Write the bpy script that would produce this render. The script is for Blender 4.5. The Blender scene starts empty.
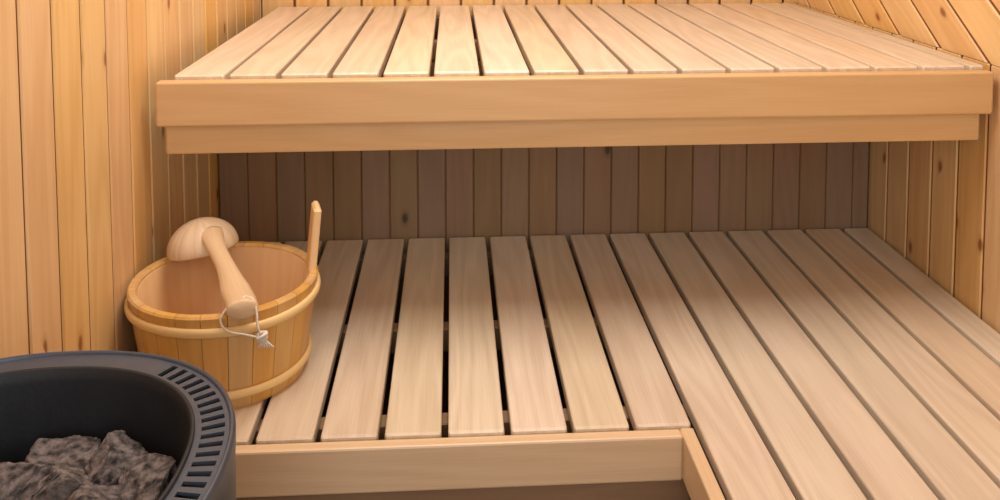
import bpy, bmesh, math, random
from mathutils import Matrix, Vector, noise
random.seed(7)
S=bpy.context.scene
S.view_settings.view_transform='Standard'
S.view_settings.exposure=0.2
V=Vector
CZ=1.2137
ZL=0.45; ZU=0.91
XL=-0.515; XR=0.955
YLF=1.2275; YLB=1.963; YUF=1.516; YUB=2.45

# ---------------------------------------------------------------- materials
def new_mat(n):
    m=bpy.data.materials.new(n); m.use_nodes=True; nt=m.node_tree; nt.nodes.clear()
    o=nt.nodes.new('ShaderNodeOutputMaterial'); b=nt.nodes.new('ShaderNodeBsdfPrincipled')
    nt.links.new(b.outputs[0],o.inputs[0]); return m,nt,b
def lin(c):
    return tuple(((v/255)/12.92 if v/255<=.04045 else ((v/255+.055)/1.055)**2.4) for v in c)+(1,)
def math_n(nt,op,a,b=None):
    n=nt.nodes.new('ShaderNodeMath'); n.operation=op
    for i,x in enumerate((a,b)):
        if x is None: continue
        if isinstance(x,(int,float)): n.inputs[i].default_value=x
        else: nt.links.new(x,n.inputs[i])
    return n.outputs[0]
def mix_n(nt,fac,a,b,mode='MIX'):
    n=nt.nodes.new('ShaderNodeMix'); n.data_type='RGBA'; n.blend_type=mode
    if isinstance(fac,(int,float)): n.inputs[0].default_value=fac
    else: nt.links.new(fac,n.inputs[0])
    for k,x in ((6,a),(7,b)):
        if isinstance(x,tuple): n.inputs[k].default_value=x
        else: nt.links.new(x,n.inputs[k])
    return n.outputs[2]
def ramp(nt,fac,stops):
    n=nt.nodes.new('ShaderNodeValToRGB'); nt.links.new(fac,n.inputs[0])
    e=n.color_ramp.elements
    e[0].position=stops[0][0]; e[0].color=stops[0][1]; e[1].position=stops[1][0]; e[1].color=stops[1][1]
    for p,c in stops[2:]:
        x=e.new(p); x.color=c
    return n.outputs[0]
def wood(name,light,dark,knots=0.0,rough=.5,var=.16,grain=.55,knotcol=(120,62,28),huev=.012,rings=.30):
    m,nt,b=new_mat(name)
    uv=nt.nodes.new('ShaderNodeUVMap').outputs[0]
    geo=nt.nodes.new('ShaderNodeNewGeometry')
    rnd=geo.outputs['Random Per Island']
    def mp(sx,sy):
        n=nt.nodes.new('ShaderNodeMapping'); n.inputs['Scale'].default_value=(sx,sy,1)
        nt.links.new(uv,n.inputs[0]); return n.outputs[0]
    n1=nt.nodes.new('ShaderNodeTexNoise'); n1.inputs['Scale'].default_value=1; n1.inputs['Detail'].default_value=1.5
    nt.links.new(mp(1.1,13),n1.inputs['Vector'])
    w=math_n(nt,'MULTIPLY',n1.outputs['Fac'],50.0)
    w=math_n(nt,'SINE',w); w=math_n(nt,'MULTIPLY',w,.5); w=math_n(nt,'ADD',w,.5)
    n2=nt.nodes.new('ShaderNodeTexNoise'); n2.inputs['Scale'].default_value=1; n2.inputs['Detail'].default_value=4
    nt.links.new(mp(9,420),n2.inputs['Vector'])
    n3=nt.nodes.new('ShaderNodeTexNoise'); n3.inputs['Scale'].default_value=1; n3.inputs['Detail'].default_value=2
    nt.links.new(mp(2.5,9),n3.inputs['Vector'])
    f=math_n(nt,'MULTIPLY',w,rings)
    f=math_n(nt,'ADD',f,math_n(nt,'MULTIPLY',n2.outputs['Fac'],.65))
    f=math_n(nt,'ADD',f,math_n(nt,'MULTIPLY',n3.outputs['Fac'],.5))
    f=math_n(nt,'SUBTRACT',f,.28); f=math_n(nt,'MULTIPLY',f,grain*1.35)
    cl=nt.nodes.new('ShaderNodeClamp'); nt.links.new(f,cl.inputs[0]); f=cl.outputs[0]
    col=mix_n(nt,f,lin(light),lin(dark))
    if knots>0:
        vo=nt.nodes.new('ShaderNodeTexVoronoi'); vo.voronoi_dimensions='2D'; vo.inputs['Scale'].default_value=1
        nz=nt.nodes.new('ShaderNodeTexNoise'); nz.inputs['Scale'].default_value=30
        nt.links.new(uv,nz.inputs['Vector'])
        nt.links.new(mp(6.5,12),vo.inputs['Vector'])
        sp=nt.nodes.new('ShaderNodeSeparateColor'); nt.links.new(vo.outputs['Color'],sp.inputs[0])
        gate=math_n(nt,'LESS_THAN',sp.outputs[0],knots)
        d=math_n(nt,'ADD',vo.outputs['Distance'],math_n(nt,'MULTIPLY',math_n(nt,'SUBTRACT',nz.outputs['Fac'],.5),.04))
        k=ramp(nt,d,[(0.0,(1,1,1,1)),(.16,(0,0,0,1)),(.06,(.8,.8,.8,1)),(.09,(.25,.25,.25,1))])
        k=math_n(nt,'MULTIPLY',k,gate); 
        col=mix_n(nt,k,col,lin(knotcol))
    hv=nt.nodes.new('ShaderNodeHueSaturation')
    nt.links.new(col,hv.inputs['Color'])
    nt.links.new(math_n(nt,'ADD',math_n(nt,'MULTIPLY',rnd,var),1-var*.5),hv.inputs['Value'])
    r2=math_n(nt,'FRACT',math_n(nt,'MULTIPLY',rnd,17.3))
    nt.links.new(math_n(nt,'ADD',math_n(nt,'MULTIPLY',r2,huev),.5-huev/2),hv.inputs['Hue'])
    r3=math_n(nt,'FRACT',math_n(nt,'MULTIPLY',rnd,41.7))
    nt.links.new(math_n(nt,'ADD',math_n(nt,'MULTIPLY',r3,.2),.9),hv.inputs['Saturation'])
    nt.links.new(hv.outputs[0],b.inputs['Base Color'])
    b.inputs['Roughness'].default_value=rough
    bp=nt.nodes.new('ShaderNodeBump'); bp.inputs['Strength'].default_value=.15; bp.inputs['Distance'].default_value=.001
    nt.links.new(n2.outputs['Fac'],bp.inputs['Height']); nt.links.new(bp.outputs[0],b.inputs['Normal'])
    return m
M_pine=wood('pine_panelling',(234,196,138),(204,156,94),knots=.30,rough=.42,var=.08,grain=.75,knotcol=(140,84,42),huev=.010,rings=.26)
M_slat=wood('aspen_slats',(229,212,187),(185,159,130),knots=.0,rough=.42,var=.14,grain=.68,rings=.24)
M_fas=wood('alder_fascia',(214,180,130),(188,148,96),knots=.0,rough=.42,var=.05,grain=.55,rings=.2)
M_fas2=wood('bench_edge_wood',(222,196,158),(190,158,120),knots=.0,rough=.42,var=.05,grain=.6,rings=.2)
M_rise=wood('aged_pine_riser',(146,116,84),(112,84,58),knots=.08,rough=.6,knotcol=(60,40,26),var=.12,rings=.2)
M_buck=wood('bucket_stave_wood',(220,176,108),(186,134,68),rough=.4,var=.10,grain=.6,huev=.008)
M_buckin=wood('bucket_inner_wood',(220,176,116),(190,138,80),rough=.4,var=.06,grain=.4)
M_hoop=wood('bucket_hoop_wood',(234,202,152),(210,168,114),rough=.5,var=.04,grain=.3)
M_ladle=wood('ladle_wood',(224,200,162),(188,154,112),rough=.5,var=.04,grain=.7)
M_floor=wood('duckboard_wood',(150,112,80),(110,78,54),rough=.6)

def plain(name,c,rough=.5,metal=0.,nscale=0,namp=0.,bump=0.,bscale=80):
    m,nt,b=new_mat(name)
    tc=nt.nodes.new('ShaderNodeTexCoord').outputs['Object']
    n=nt.nodes.new('ShaderNodeTexNoise'); n.inputs['Scale'].default_value=nscale or 20; n.inputs['Detail'].default_value=8
    nt.links.new(tc,n.inputs['Vector'])
    c1=lin(c); d=tuple(max(0,v*(1-namp)) for v in c1[:3])+(1,); l=tuple(min(1,v*(1+namp)) for v in c1[:3])+(1,)
    nt.links.new(ramp(nt,n.outputs['Fac'],[(.35,d),(.65,l)]),b.inputs['Base Color'])
    b.inputs['Roughness'].default_value=rough; b.inputs['Metallic'].default_value=metal
    if bump:
        n2=nt.nodes.new('ShaderNodeTexNoise'); n2.inputs['Scale'].default_value=bscale; n2.inputs['Detail'].default_value=8
        nt.links.new(tc,n2.inputs['Vector'])
        bp=nt.nodes.new('ShaderNodeBump'); bp.inputs['Strength'].default_value=bump; bp.inputs['Distance'].default_value=.004
        nt.links.new(n2.outputs['Fac'],bp.inputs['Height']); nt.links.new(bp.outputs[0],b.inputs['Normal'])
    return m
M_metal=plain('heater_steel_coat',(74,82,94),.42,.35,60,.05,.04,500)
M_metdark=plain('heater_inner_steel',(34,36,40),.6,.3,30,.1,.1,200)
M_stone=plain('heater_stone_rock',(92,83,80),.9,0,110,.85,1.0,160)
M_cord=plain('cotton_cord',(225,215,200),.9,0,200,.1,.5,900)
M_grooveshade=plain('groove_shade_wood',(162,106,58),.9,0,20,.1)  # board edges and backing: groove shade put into the colour as dark seams
M_lampg,nt,b=new_mat('lamp_glass')
b.inputs['Base Color'].default_value=(.9,.85,.75,1); b.inputs['Emission Color'].default_value=(1,.85,.65,1); b.inputs['Emission Strength'].default_value=3

# ---------------------------------------------------------------- helpers
def finish(bm,name,mat,parent=None,smooth=False,recalc=True):
    me=bpy.data.meshes.new(name)
    if recalc: bmesh.ops.recalc_face_normals(bm,faces=bm.faces)
    bm.to_mesh(me); bm.free()
    if smooth:
        for p in me.polygons: p.use_smooth=True
    o=bpy.data.objects.new(name,me); S.collection.objects.link(o)
    for mm in (mat if isinstance(mat,list) else [mat]): me.materials.append(mm)
    if parent: o.parent=parent
    return o
def empty(name,loc=(0,0,0)):
    e=bpy.data.objects.new(name,None); e.empty_display_size=.1; S.collection.objects.link(e); return e
def board(bm,c,la,wa,L,W,T,ch=.003,seg=1,shear0=0,shear1=0,mi=0,side=None):
    uvl=bm.loops.layers.uv.verify()
    c=V(c); la=V(la).normalized(); wa=V(wa).normalized(); ta=la.cross(wa)
    def sec(w,t,r):
        pts=[]
        for cx,cy,a0 in ((w/2-r,t/2-r,0),(-w/2+r,t/2-r,90),(-w/2+r,-t/2+r,180),(w/2-r,-t/2+r,270)):
            for k in range(seg+1):
                a=math.radians(a0+90*k/seg); pts.append((cx+r*math.cos(a),cy+r*math.sin(a)))
        return pts
    ou,ov=random.uniform(0,50),random.uniform(0,50)
    rings=[]
    for l,ins in ((-L/2,ch*.8),(-L/2+ch,0),(L/2-ch,0),(L/2,ch*.8)):
        s=sec(W-2*ins,T-2*ins,max(ch-ins*.8,ch*.2)); ring=[]
        for (w,t) in s:
            sh=(shear0 if l<0 else shear1)*w
            ring.append((bm.verts.new(c+la*(l+sh)+wa*w+ta*t),l+sh,w,t))
        rings.append(ring)
    N=len(rings[0]); 
    def setuv(f,dat):
        f.material_index=mi
        for lp,(a,b_) in zip(f.loops,dat): lp[uvl].uv=(a+ou,b_+ov)
    per=[0]
    b0=sec(W,T,ch)
    for i in range(N):
        p,q=b0[i],b0[(i+1)%N]; per.append(per[-1]+math.hypot(p[0]-q[0],p[1]-q[1]))
    for r in range(3):
        for i in range(N):
            j=(i+1)%N; A,B=rings[r],rings[r+1]
            f=bm.faces.new((A[i][0],A[j][0],B[j][0],B[i][0]))
            setuv(f,[(A[i][1],per[i]),(A[j][1],per[i+1]),(B[j][1],per[i+1]),(B[i][1],per[i])])
            if side is not None and abs(b0[i][0]-b0[j][0])<1e-6: f.material_index=side
    for R in (rings[0],rings[3]):
        f=bm.faces.new([v[0] for v in R]); setuv(f,[(v[3]*.3,v[2]) for v in R])
def lathe(bm,prof,n=64,a0=0,a1=2*math.pi,cen=(0,0),uvs=1,closed=True):
    uvl=bm.loops.layers.uv.verify(); cols=[]
    full=abs(a1-a0-2*math.pi)<1e-6
    m=n if full else n+1
    for k in range(m):
        a=a0+(a1-a0)*k/n
        cols.append([bm.verts.new((cen[0]+r*math.cos(a),cen[1]+r*math.sin(a),z)) for r,z in prof])
    ac=[0]
    for p,q in zip(prof,prof[1:]): ac.append(ac[-1]+math.hypot(p[0]-q[0],p[1]-q[1]))
    R=max(p[0] for p in prof)
    for k in range(n):
        A=cols[k]; B=cols[(k+1)%m]
        for i in range(len(prof)-1):
            if prof[i][0]<1e-7 and prof[i+1][0]<1e-7: continue
            f=bm.faces.new((A[i],B[i],B[i+1],A[i+1]))
            a=(a0+(a1-a0)*k/n)*R; b_=(a0+(a1-a0)*(k+1)/n)*R
            for lp,t in zip(f.loops,((ac[i],a),(ac[i],b_),(ac[i+1],b_),(ac[i+1],a))): lp[uvl].uv=(t[0]+3,t[1]+5)
    return cols
def tube(bm,pts,rad,n=10,closed=False,prof=None,up=V((0,0,1)),uo=0):
    uvl=bm.loops.layers.uv.verify(); rings=[]; P=[V(p) for p in pts]; m=len(P)
    for i,p in enumerate(P):
        a=P[(i-1)%m] if (closed or i>0) else P[i]; b_=P[(i+1)%m] if (closed or i<m-1) else P[i]
        t=(b_-a).normalized(); s=t.cross(up); s=s.normalized() if s.length>1e-5 else V((1,0,0)); u=s.cross(t)
        r=rad[i] if isinstance(rad,list) else rad
        ra,rb=r if isinstance(r,tuple) else (r,r)
        rings.append([bm.verts.new(p+s*ra*math.cos(2*math.pi*k/n)+u*rb*math.sin(2*math.pi*k/n)) for k in range(n)])
    ln=0
    for i in range(m if closed else m-1):
        j=(i+1)%m; d=(P[j]-P[i]).length
        for k in range(n):
            k2=(k+1)%n
            f=bm.faces.new((rings[i][k],rings[i][k2],rings[j][k2],rings[j][k]))
            w=.05/n
            for lp,t in zip(f.loops,((ln,k*w),(ln,(k+1)*w),(ln+d,(k+1)*w),(ln+d,k*w))): lp[uvl].uv=(t[0]+uo,t[1]+uo)
        ln+=d
    if not closed:
        bm.faces.new(rings[0]); bm.faces.new(rings[-1])
def smoothpts(P,sub=6):
    P=[V(p) for p in P]; out=[]
    for i in range(len(P)-1):
        p0=P[max(i-1,0)];p1=P[i];p2=P[i+1];p3=P[min(i+2,len(P)-1)]
        for k in range(sub):
            t=k/sub
            out.append(.5*((2*p1)+(p2-p0)*t+(2*p0-5*p1+4*p2-p3)*t*t+(3*p1-p0-3*p2+p3)*t**3))
    out.append(P[-1]); return out

# ---------------------------------------------------------------- room shell
ZC=2.1; YF=-0.9
GP=.0060; CH=.0024; BT=.018
bm=bmesh.new()   # left wall
pt=.09; y=1.096-pt*23+pt/2
while y<YUB+.05:
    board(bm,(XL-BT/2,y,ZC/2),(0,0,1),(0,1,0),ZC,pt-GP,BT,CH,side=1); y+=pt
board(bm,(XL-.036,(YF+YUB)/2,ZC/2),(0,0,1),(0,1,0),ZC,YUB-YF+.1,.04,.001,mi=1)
finish(bm,'wall_left',[M_pine,M_grooveshade])
bm=bmesh.new()   # right wall: vertical boards low, slanted boards above the top bench
y=YF+pt/2
while y<YUB+.05:
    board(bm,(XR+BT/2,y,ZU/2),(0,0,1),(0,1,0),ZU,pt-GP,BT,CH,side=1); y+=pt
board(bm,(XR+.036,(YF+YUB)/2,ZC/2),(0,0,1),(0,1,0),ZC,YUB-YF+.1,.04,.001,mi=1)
wr=finish(bm,'wall_right',[M_pine,M_grooveshade])
bm=bmesh.new()
ang=math.radians(34); la=V((0,-math.cos(ang),-math.sin(ang))); wa=V((0,-math.sin(ang),math.cos(ang)))
k=-16
while k<32:
    c=V((XR+BT/2,1.6,ZU+.1))+wa*(k*pt)
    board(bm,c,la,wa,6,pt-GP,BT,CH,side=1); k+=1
bm.verts.ensure_lookup_table()
for co,no in (((0,0,ZU+.001),(0,0,-1)),((0,0,ZC),(0,0,1)),((0,YUB,0),(0,1,0)),((0,YF,0),(0,-1,0))):
    bmesh.ops.bisect_plane(bm,geom=bm.verts[:]+bm.edges[:]+bm.faces[:],plane_co=co,plane_no=no,clear_outer=True)
dg=finish(bm,'slanted_boards',[M_pine,M_grooveshade],wr)
bm=bmesh.new()
x=XL+pt/2
while x<XR+.05:
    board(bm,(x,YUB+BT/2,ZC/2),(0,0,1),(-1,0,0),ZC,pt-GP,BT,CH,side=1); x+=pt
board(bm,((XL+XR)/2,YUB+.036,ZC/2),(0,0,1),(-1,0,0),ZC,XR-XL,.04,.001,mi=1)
finish(bm,'wall_back',[M_pine,M_grooveshade])
bm=bmesh.new()
x=XL+pt/2
while x<XR+.05:
    board(bm,(x,(YF+YUB)/2,ZC+.008),(0,1,0),(1,0,0),YUB-YF,pt-.0008,.014,.0045); x+=pt
board(bm,((XL+XR)/2,(YF+YUB)/2,ZC+.035),(0,1,0),(1,0,0),YUB-YF,XR-XL,.04,.001)
finish(bm,'ceiling',M_pine)
bm=bmesh.new()
x=XL+.05
while x<XR:
    board(bm,(x,(YF+YUB)/2,-.01),(0,1,0),(1,0,0),YUB-YF,.09,.02,.003); x+=.1
board(bm,((XL+XR)/2,(YF+YUB)/2,-.035),(0,1,0),(1,0,0),YUB-YF,XR-XL,.02,.001)
finish(bm,'floor',M_floor)

# ---------------------------------------------------------------- upper bench
ub=empty('sauna_upper_bench')
bm=bmesh.new(); xu=-.4651; su=.0860; gap=.0084; TH=.022
for i in range(16):
    e=.005 if i==0 else 0
    board(bm,(xu+su*(i+.5)-e/2,(YUF+.006+YUB-.01)/2,ZU-TH/2),(0,1,0),(1,0,0),YUB-.01-YUF-.006,su-gap+e,TH,.0035,3)
xe=xu+su*16
board(bm,((xe+.945)/2,(YUF+.006+YUB-.01)/2,ZU-TH/2),(0,1,0),(1,0,0),YUB-.01-YUF-.006,.945-xe-gap,TH,.0035,3)
finish(bm,'slats',M_slat,ub)
bm=bmesh.new()
board(bm,((-.490+.944)/2,YUF-.008,ZU-.007-.0375),(1,0,0),(0,0,1),1.434,.075,.024,.004,3)
finish(bm,'fascia_top_board',M_fas,ub)
bm=bmesh.new()
board(bm,((-.484+.938)/2,YUF+.016,ZU-.107),(1,0,0),(0,0,1),1.418,.056,.022,.003,2)
finish(bm,'fascia_lower_board',M_fas,ub)
bm=bmesh.new()
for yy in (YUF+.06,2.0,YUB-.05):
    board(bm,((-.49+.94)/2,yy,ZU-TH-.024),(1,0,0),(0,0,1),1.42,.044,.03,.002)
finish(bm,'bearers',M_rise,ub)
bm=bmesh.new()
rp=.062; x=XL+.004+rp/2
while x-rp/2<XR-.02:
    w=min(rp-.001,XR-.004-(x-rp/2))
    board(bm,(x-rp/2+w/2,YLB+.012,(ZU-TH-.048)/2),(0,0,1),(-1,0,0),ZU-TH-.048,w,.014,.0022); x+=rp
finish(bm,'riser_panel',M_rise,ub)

# ---------------------------------------------------------------- lower bench
lb=empty('sauna_lower_bench')
x0=-.2828; sl=.09; gl=.0098
bm=bmesh.new(); yb=YLB-.002
for i in range(-2,7):
    L=yb-YLF-.004
    a=x0+sl*i
    board(bm,(a+sl/2,(yb+YLF+.004)/2,ZL-TH/2),(0,1,0),(1,0,0),L,sl-gl,TH,.0035,3)
y1=.15
for i in range(7,14):
    a=x0+sl*i; w=sl-gl
    if i==13: w=XR-.006-a-gl/2
    board(bm,(a+gl/2+w/2,(yb+y1)/2,ZL-TH/2),(0,1,0),(1,0,0),yb-y1,w,TH,.0035,3)
finish(bm,'slats',M_slat,lb)
xc=x0+sl*7-.002
bm=bmesh.new()
ft=.020; fh=.066
board(bm,((XL+.01+xc-ft)/2,YLF-.008,ZL-.005-fh/2),(1,0,0),(0,0,1),xc-ft-XL-.01+.0,fh,ft,.003,2)
finish(bm,'fascia_front_board',M_fas2,lb)
bm=bmesh.new()
board(bm,(xc-ft/2,(YLF+.004+y1)/2,ZL-.005-fh/2),(0,1,0),(0,0,1),YLF+.004-y1,fh,ft,.003,2)
finish(bm,'fascia_side_board',M_fas2,lb)
bm=bmesh.new()
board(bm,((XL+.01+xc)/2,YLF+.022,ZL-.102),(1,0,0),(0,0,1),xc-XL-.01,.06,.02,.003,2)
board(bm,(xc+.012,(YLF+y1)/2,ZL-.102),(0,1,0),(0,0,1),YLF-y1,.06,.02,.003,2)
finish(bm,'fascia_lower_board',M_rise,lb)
bm=bmesh.new()  # boards added below the bench to block light and darken the slat gaps
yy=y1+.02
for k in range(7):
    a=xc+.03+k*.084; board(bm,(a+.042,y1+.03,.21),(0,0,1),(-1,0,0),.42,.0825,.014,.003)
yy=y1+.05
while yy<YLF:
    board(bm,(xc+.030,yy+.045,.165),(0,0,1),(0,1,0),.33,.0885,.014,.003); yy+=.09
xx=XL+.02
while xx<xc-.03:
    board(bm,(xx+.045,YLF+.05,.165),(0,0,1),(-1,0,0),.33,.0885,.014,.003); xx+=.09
finish(bm,'light_blocking_skirt',M_rise,lb)
bm=bmesh.new()
for yy in (YLF+.08,1.6,YLB-.04):
    board(bm,((XL+XR)/2,yy,ZL-TH-.024),(1,0,0),(0,0,1),XR-XL-.04,.044,.03,.002)
for yy in (.2,.7,):
    board(bm,((xc+XR)/2+.01,yy,ZL-TH-.024),(1,0,0),(0,0,1),XR-xc-.04,.044,.03,.002)
for px,py in ((XL+.05,YLF+.085),(.28,YLF+.085),(XL+.05,YLB-.04),(XR-.05,YLB-.04),(xc+.07,.21),(XR-.05,.21),(XR-.05,YLF+.08)):
    board(bm,(px,py,(ZL-TH-.046)/2),(0,0,1),(1,0,0),ZL-TH-.046,.044,.044,.003)
finish(bm,'frame',M_rise,lb)

# ---------------------------------------------------------------- bucket
bk=empty('wooden_bucket')
BC=(-.364,1.426); RB,RT=.124,.146; HB=.154; z0=ZL
def br(h): return RB+(RT-RB)*h/HB
bm=bmesh.new(); ns=24; wt=.015
for s in range(ns):
    a0=2*math.pi*s/ns+.003; a1=2*math.pi*(s+1)/ns-.003
    pr=[(br(0)-wt,z0+.0),(br(0)-.001,z0),(br(0),z0+.002),(br(HB-.003),z0+HB-.003),(br(HB)-.003,z0+HB),(br(HB)-wt+.003,z0+HB),(br(HB)-wt,z0+HB-.003)]
    pr=pr+[pr[0]]
    cols=lathe(bm,pr,4,a0,a1,BC)
bmesh.ops.remove_doubles(bm,verts=bm.verts,dist=1e-6)
bmesh.ops.holes_fill(bm,edges=bm.edges,sides=0)
finish(bm,'staves',M_buck,bk)
bm=bmesh.new()
lathe(bm,[(br(HB)-wt-.0005,z0+HB-.006),(br(HB)-wt-.003,z0+HB-.007),(br(.03)-wt-.002,z0+.03),(br(.03)-wt-.006,z0+.026),(0.0001,z0+.026)],72,cen=BC)
finish(bm,'inner_liner',M_buckin,bk,True)
bm=bmesh.new()
lathe(bm,[(.0001,z0+.006),(br(.006)-wt+.001,z0+.006),(br(.02)-wt+.001,z0+.02),(.0001,z0+.02)],48,cen=BC)
finish(bm,'base_disc',M_buck,bk)
for nm,h,rr in (('hoop_top',HB-.024,.0075),('hoop_bottom',.026,.0068)):
    bm=bmesh.new(); pts=[]
    for k in range(90):
        a=2*math.pi*k/90; r=br(h)+rr*.4
        pts.append((BC[0]+r*math.cos(a),BC[1]+r*math.sin(a),z0+h+.0012*math.sin(3*a+1)))
    tube(bm,pts,[(rr*.55,rr)]*90,10,True)
    finish(bm,nm,M_hoop,bk,True)
bm=bmesh.new()
ha=math.radians(14); er=V((math.cos(ha),math.sin(ha),0)); et=V((-math.sin(ha),math.cos(ha),0))
leanv=(er*.10+V((0,0,1))).normalized()
cc=V((BC[0],BC[1],0))+er*(br(HB)-.008)+V((0,0,z0+HB+.026))
board(bm,cc+leanv*.0,leanv,et,.150,.046,.013,.0045,3)
finish(bm,'handle_stave',M_hoop,bk)

# ---------------------------------------------------------------- ladle
ld=empty('wooden_ladle')
ZR=z0+HB
bm=bmesh.new()
R=.058
prof=[]
for k in range(13):
    t=k/12*math.pi/2; prof.append((max(R*math.sin(t),.0001),.048*math.cos(t)))
prof+= [(R-.001,-.003),(R-.006,-.004)]
for k in range(11,-1,-1):
    t=k/12*math.pi/2; prof.append((max((R-.007)*math.sin(t),.0001),.041*math.cos(t)))
lathe(bm,prof,48)
T=Matrix.Translation((-.418,1.500,ZR+.018))@Matrix.Rotation(math.radians(-6),4,'X')@Matrix.Rotation(math.radians(-9),4,'Y')
bmesh.ops.transform(bm,matrix=T,verts=bm.verts)
finish(bm,'scoop',M_ladle,ld,True)
bm=bmesh.new()
hp=smoothpts([(-.400,1.480,ZR+.050),(-.380,1.437,ZR+.042),(-.350,1.38,ZR+.030),(-.324,1.325,ZR+.020),(-.308,1.290,ZR+.018),(-.302,1.272,ZR+.018),(-.299,1.262,ZR+.018)],5)
n=len(hp); rad=[]
for i in range(n):
    t=i/(n-1); w=.022-.008*math.sin(min(t/.5,1)*math.pi/1)+.001*max(0,(t-.4)/.6)
    h=.012+.003*max(0,(t-.4)/.6)
    if t>.9: e=math.sqrt(max(0,1-((t-.9)/.1)**2))*.75+.25; w*=e; h*=e
    rad.append((w,h))
tube(bm,hp,rad,16)
finish(bm,'handle',M_ladle,ld,True)
bm=bmesh.new()
E=V((-.302,1.278,ZR+.020))
loop=smoothpts([E+V((.004,0,.012)),E+V((-.016,-.012,.004)),E+V((-.028,-.018,-.014)),E+V((-.018,-.018,-.030)),E+V((.006,-.018,-.036)),E+V((.024,-.018,-.040)),
 E+V((.028,-.018,-.036)),E+V((.024,-.018,-.024)),E+V((.022,-.012,-.008)),E+V((.016,-.004,.008)),E+V((.004,0,.012))],5)
tube(bm,loop,.0016,8)
kn=E+V((.030,-.018,-.040))
for q in range(3):
    pts=[kn+V((.006*math.cos(a+q),.006*math.sin(a+q)*(.5+.3*q),.005*math.sin(a*1.0+2*q))) for a in [2*math.pi*i/14 for i in range(14)]]
    tube(bm,pts,.0028,8,True)
for q in range(6):
    dx=(q-2.5)*.0024
    tube(bm,smoothpts([kn,kn+V((dx+.004,-.003,-.008)),kn+V((dx*1.8+.006,-.004,-.014))],3),.0012,6)
finish(bm,'cord_loop',M_cord,ld,True)

# ---------------------------------------------------------------- heater
ht=empty('sauna_heater')
HC=V((-.391,.742)); HA,HBb=.198,.200; ZH=CZ-.48; XCLIP=XL+.018
def hp_(a,off):
    n=2.25; c,s=math.cos(a),math.sin(a)
    r=1/((abs(c)/ (HA-off))**n+(abs(s)/(HBb-off))**n)**(1/n)
    x=HC.x+r*c; y=HC.y+r*s
    return max(x,XCLIP+off),y
def band(bm,levels,n=180,mi=0):
    rings=[]
    for k in range(n):
        a=2*math.pi*k/n
        rings.append([bm.verts.new((*hp_(a,o),z)) for o,z in levels])
    for k in range(n):
        A,B=rings[k],rings[(k+1)%n]
        for i in range(len(levels)-1):
            f=bm.faces.new((A[i],B[i],B[i+1],A[i+1])); f.material_index=mi
bm=bmesh.new()
band(bm,[(.020,.10),(.004,.16),(.0,ZH-.03),(-.001,ZH-.006),(.0005,ZH),(.003,ZH+.0015),(.0045,ZH-.001),(.005,ZH-.006)])
o=finish(bm,'body_shell',M_metal,ht,True)
bm=bmesh.new()
band(bm,[(.034,ZH-.006),(.034,ZH+.0005),(.0355,ZH+.002),(.038,ZH+.0005),(.039,ZH-.012),(.044,ZH-.05),(.054,ZH-.20),(.054,ZH-.24)])
finish(bm,'inner_collar',M_metdark,ht,True)
bm=bmesh.new()
n=336; offs=[.004,.0085,.0285,.035]
rings=[]
for k in range(n):
    a=2*math.pi*k/n
    rings.append([bm.verts.new((*hp_(a,o),ZH-.002)) for o in offs])
for k in range(n):
    A,B=rings[k],rings[(k+1)%n]; deg=360*k/n
    insl=(deg<58 or deg>258) and (k%4 in (0,1))
    for i in range(3):
        if i==1 and insl: continue
        bm.faces.new((A[i],B[i],B[i+1],A[i+1]))
o=finish(bm,'slotted_rim',M_metal,ht)
md=o.modifiers.new('t','SOLIDIFY'); md.thickness=.003; md.offset=-1
bm=bmesh.new()
band(bm,[(.004,ZH-.03),(.040,ZH-.03)])
finish(bm,'rim_duct',M_metdark,ht)
bm=bmesh.new()
ps=[hp_(2*math.pi*k/60,.052) for k in range(60)]
bm.faces.new([bm.verts.new((x,y,ZH-.235)) for x,y in ps])
r=bmesh.ops.extrude_face_region(bm,geom=bm.faces[:]); bmesh.ops.translate(bm,verts=[v for v in r['geom'] if isinstance(v,bmesh.types.BMVert)],vec=(0,0,-.01))
finish(bm,'stone_grate',M_metdark,ht)
bm=bmesh.new()
for a in (.6,2.2,3.9,5.5):
    x,y=hp_(a,.05)
    lathe(bm,[(.0001,0),(.016,0),(.016,.01),(.011,.015),(.011,.11),(.0001,.11)],20,cen=(x,y))
ps=[hp_(2*math.pi*k/60,.022) for k in range(60)]
bm.faces.new([bm.verts.new((x,y,.105)) for x,y in ps])
finish(bm,'feet_and_base',M_metdark,ht)
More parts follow.
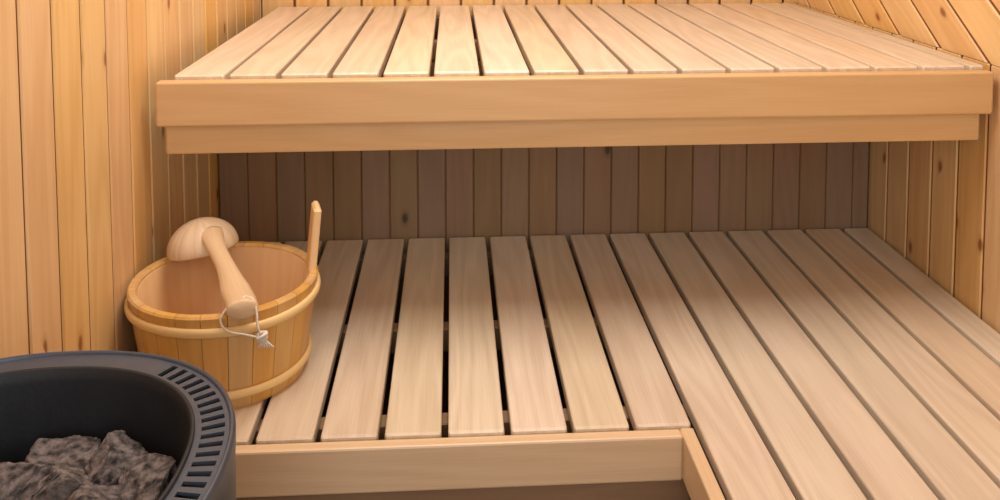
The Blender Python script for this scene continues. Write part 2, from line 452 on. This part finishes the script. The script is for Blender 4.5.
# stones
bm=bmesh.new(); rs=random.Random(5)
pl=[]
for lvl,(zc,cnt,s0,s1) in enumerate(((ZH-.195,26,.028,.036),(ZH-.140,26,.030,.038),(ZH-.078,24,.030,.040))):
    t=0; got=0
    while got<cnt and t<6000:
        t+=1
        a=rs.uniform(0,6.283); rr=math.sqrt(rs.random()); s=rs.uniform(s0,s1); lx,ly=hp_(a,.042+s*1.1)
        x=HC.x+(lx-HC.x)*rr; y=HC.y+(ly-HC.y)*rr; z=zc+rs.uniform(-.014,.020)
        if all((V((x,y,z))-q).length>(s+s2)*.76 for q,s2 in pl):
            pl.append((V((x,y,z)),s)); got+=1
for q,s in pl:
    tm=bmesh.new(); bmesh.ops.create_icosphere(tm,subdivisions=5,radius=1)
    sd=V((rs.uniform(0,99),rs.uniform(0,99),rs.uniform(0,99)))
    pls=[(V((rs.gauss(0,1),rs.gauss(0,1),rs.gauss(0,1))).normalized(),rs.uniform(.42,.70)) for _ in range(12)]
    sc=V((rs.uniform(.9,1.25),rs.uniform(.85,1.15),rs.uniform(.75,1.0)))
    for v in tm.verts:
        p=v.co.copy()
        for nn,dd in pls:
            d=p.dot(nn)
            if d>dd: p-=nn*(d-dd)*.98
        p+=v.co*(noise.noise(v.co*2.2+sd)*.08+noise.noise(v.co*6+sd)*.04+noise.noise(v.co*14+sd)*.03)
        v.co=V((p.x*sc.x,p.y*sc.y,p.z*sc.z))*s*1.25
    R3=Matrix.Rotation(rs.uniform(0,6),3,'Z')@Matrix.Rotation(rs.uniform(-.6,.6),3,'X')
    vm={}
    for v in tm.verts: vm[v.index]=bm.verts.new(R3@v.co+q)
    for f in tm.faces: bm.faces.new([vm[v.index] for v in f.verts])
    tm.free()
finish(bm,'sauna_stones',M_stone,ht,True,recalc=False)

# ---------------------------------------------------------------- lamps
lampc=(.05,1.40)
lm=empty('ceiling_lamp')
bm=bmesh.new(); lathe(bm,[(.0001,ZC-.001),(.10,ZC-.001),(.10,ZC-.014),(.088,ZC-.02)],40,cen=lampc); finish(bm,'housing',M_metal,lm,True)
bm=bmesh.new(); lathe(bm,[(.088,ZC-.019),(.07,ZC-.04),(.04,ZC-.052),(.0001,ZC-.056)],40,cen=lampc); finish(bm,'diffuser',M_lampg,lm,True)
def area(name,loc,target,size,e,col,sy=None):
    l=bpy.data.lights.new(name,'AREA'); l.energy=e; l.color=col; l.size=size
    if sy: l.shape='RECTANGLE'; l.size_y=sy
    o=bpy.data.objects.new(name,l); S.collection.objects.link(o); o.location=loc
    o.rotation_euler=(V(target)-V(loc)).to_track_quat('-Z','Y').to_euler(); return o
area('lamp_light',(lampc[0],lampc[1],ZC-.07),(lampc[0],lampc[1]+.05,0),.75,16.5,(1,.97,.93))
area('added_front_fill',(.1,-.85,1.35),(.2,1.6,.7),1.0,16,(.88,.94,1.0),1.5)  # added fill light behind the camera, no doorway is built there
w=bpy.data.worlds.new('world'); S.world=w; w.use_nodes=True
bg=w.node_tree.nodes['Background']; bg.inputs[0].default_value=(.92,.95,1,1); bg.inputs[1].default_value=.45

# ---------------------------------------------------------------- camera
psi,phi,rho,yp=.0605,.069,.0004,-44.35; F=900.; XP=506.
f=V((math.sin(psi)*math.cos(phi),math.cos(psi)*math.cos(phi),-math.sin(phi)))
r=V((math.cos(psi),-math.sin(psi),0)); d=f.cross(r)
c,s=math.cos(rho),math.sin(rho); r2=c*r+s*d; d2=-s*r+c*d
cam=bpy.data.cameras.new('camera'); co=bpy.data.objects.new('camera',cam); S.collection.objects.link(co)
Mx=Matrix((( r2.x,-d2.x,-f.x),(r2.y,-d2.y,-f.y),(r2.z,-d2.z,-f.z))).to_4x4(); Mx.translation=V((0,0,CZ))
co.matrix_world=Mx
cam.sensor_width=36; cam.lens=F*36/1000; cam.shift_x=(500-XP)/1000; cam.shift_y=(yp-250)/1000
cam.clip_start=.02
S.camera=co
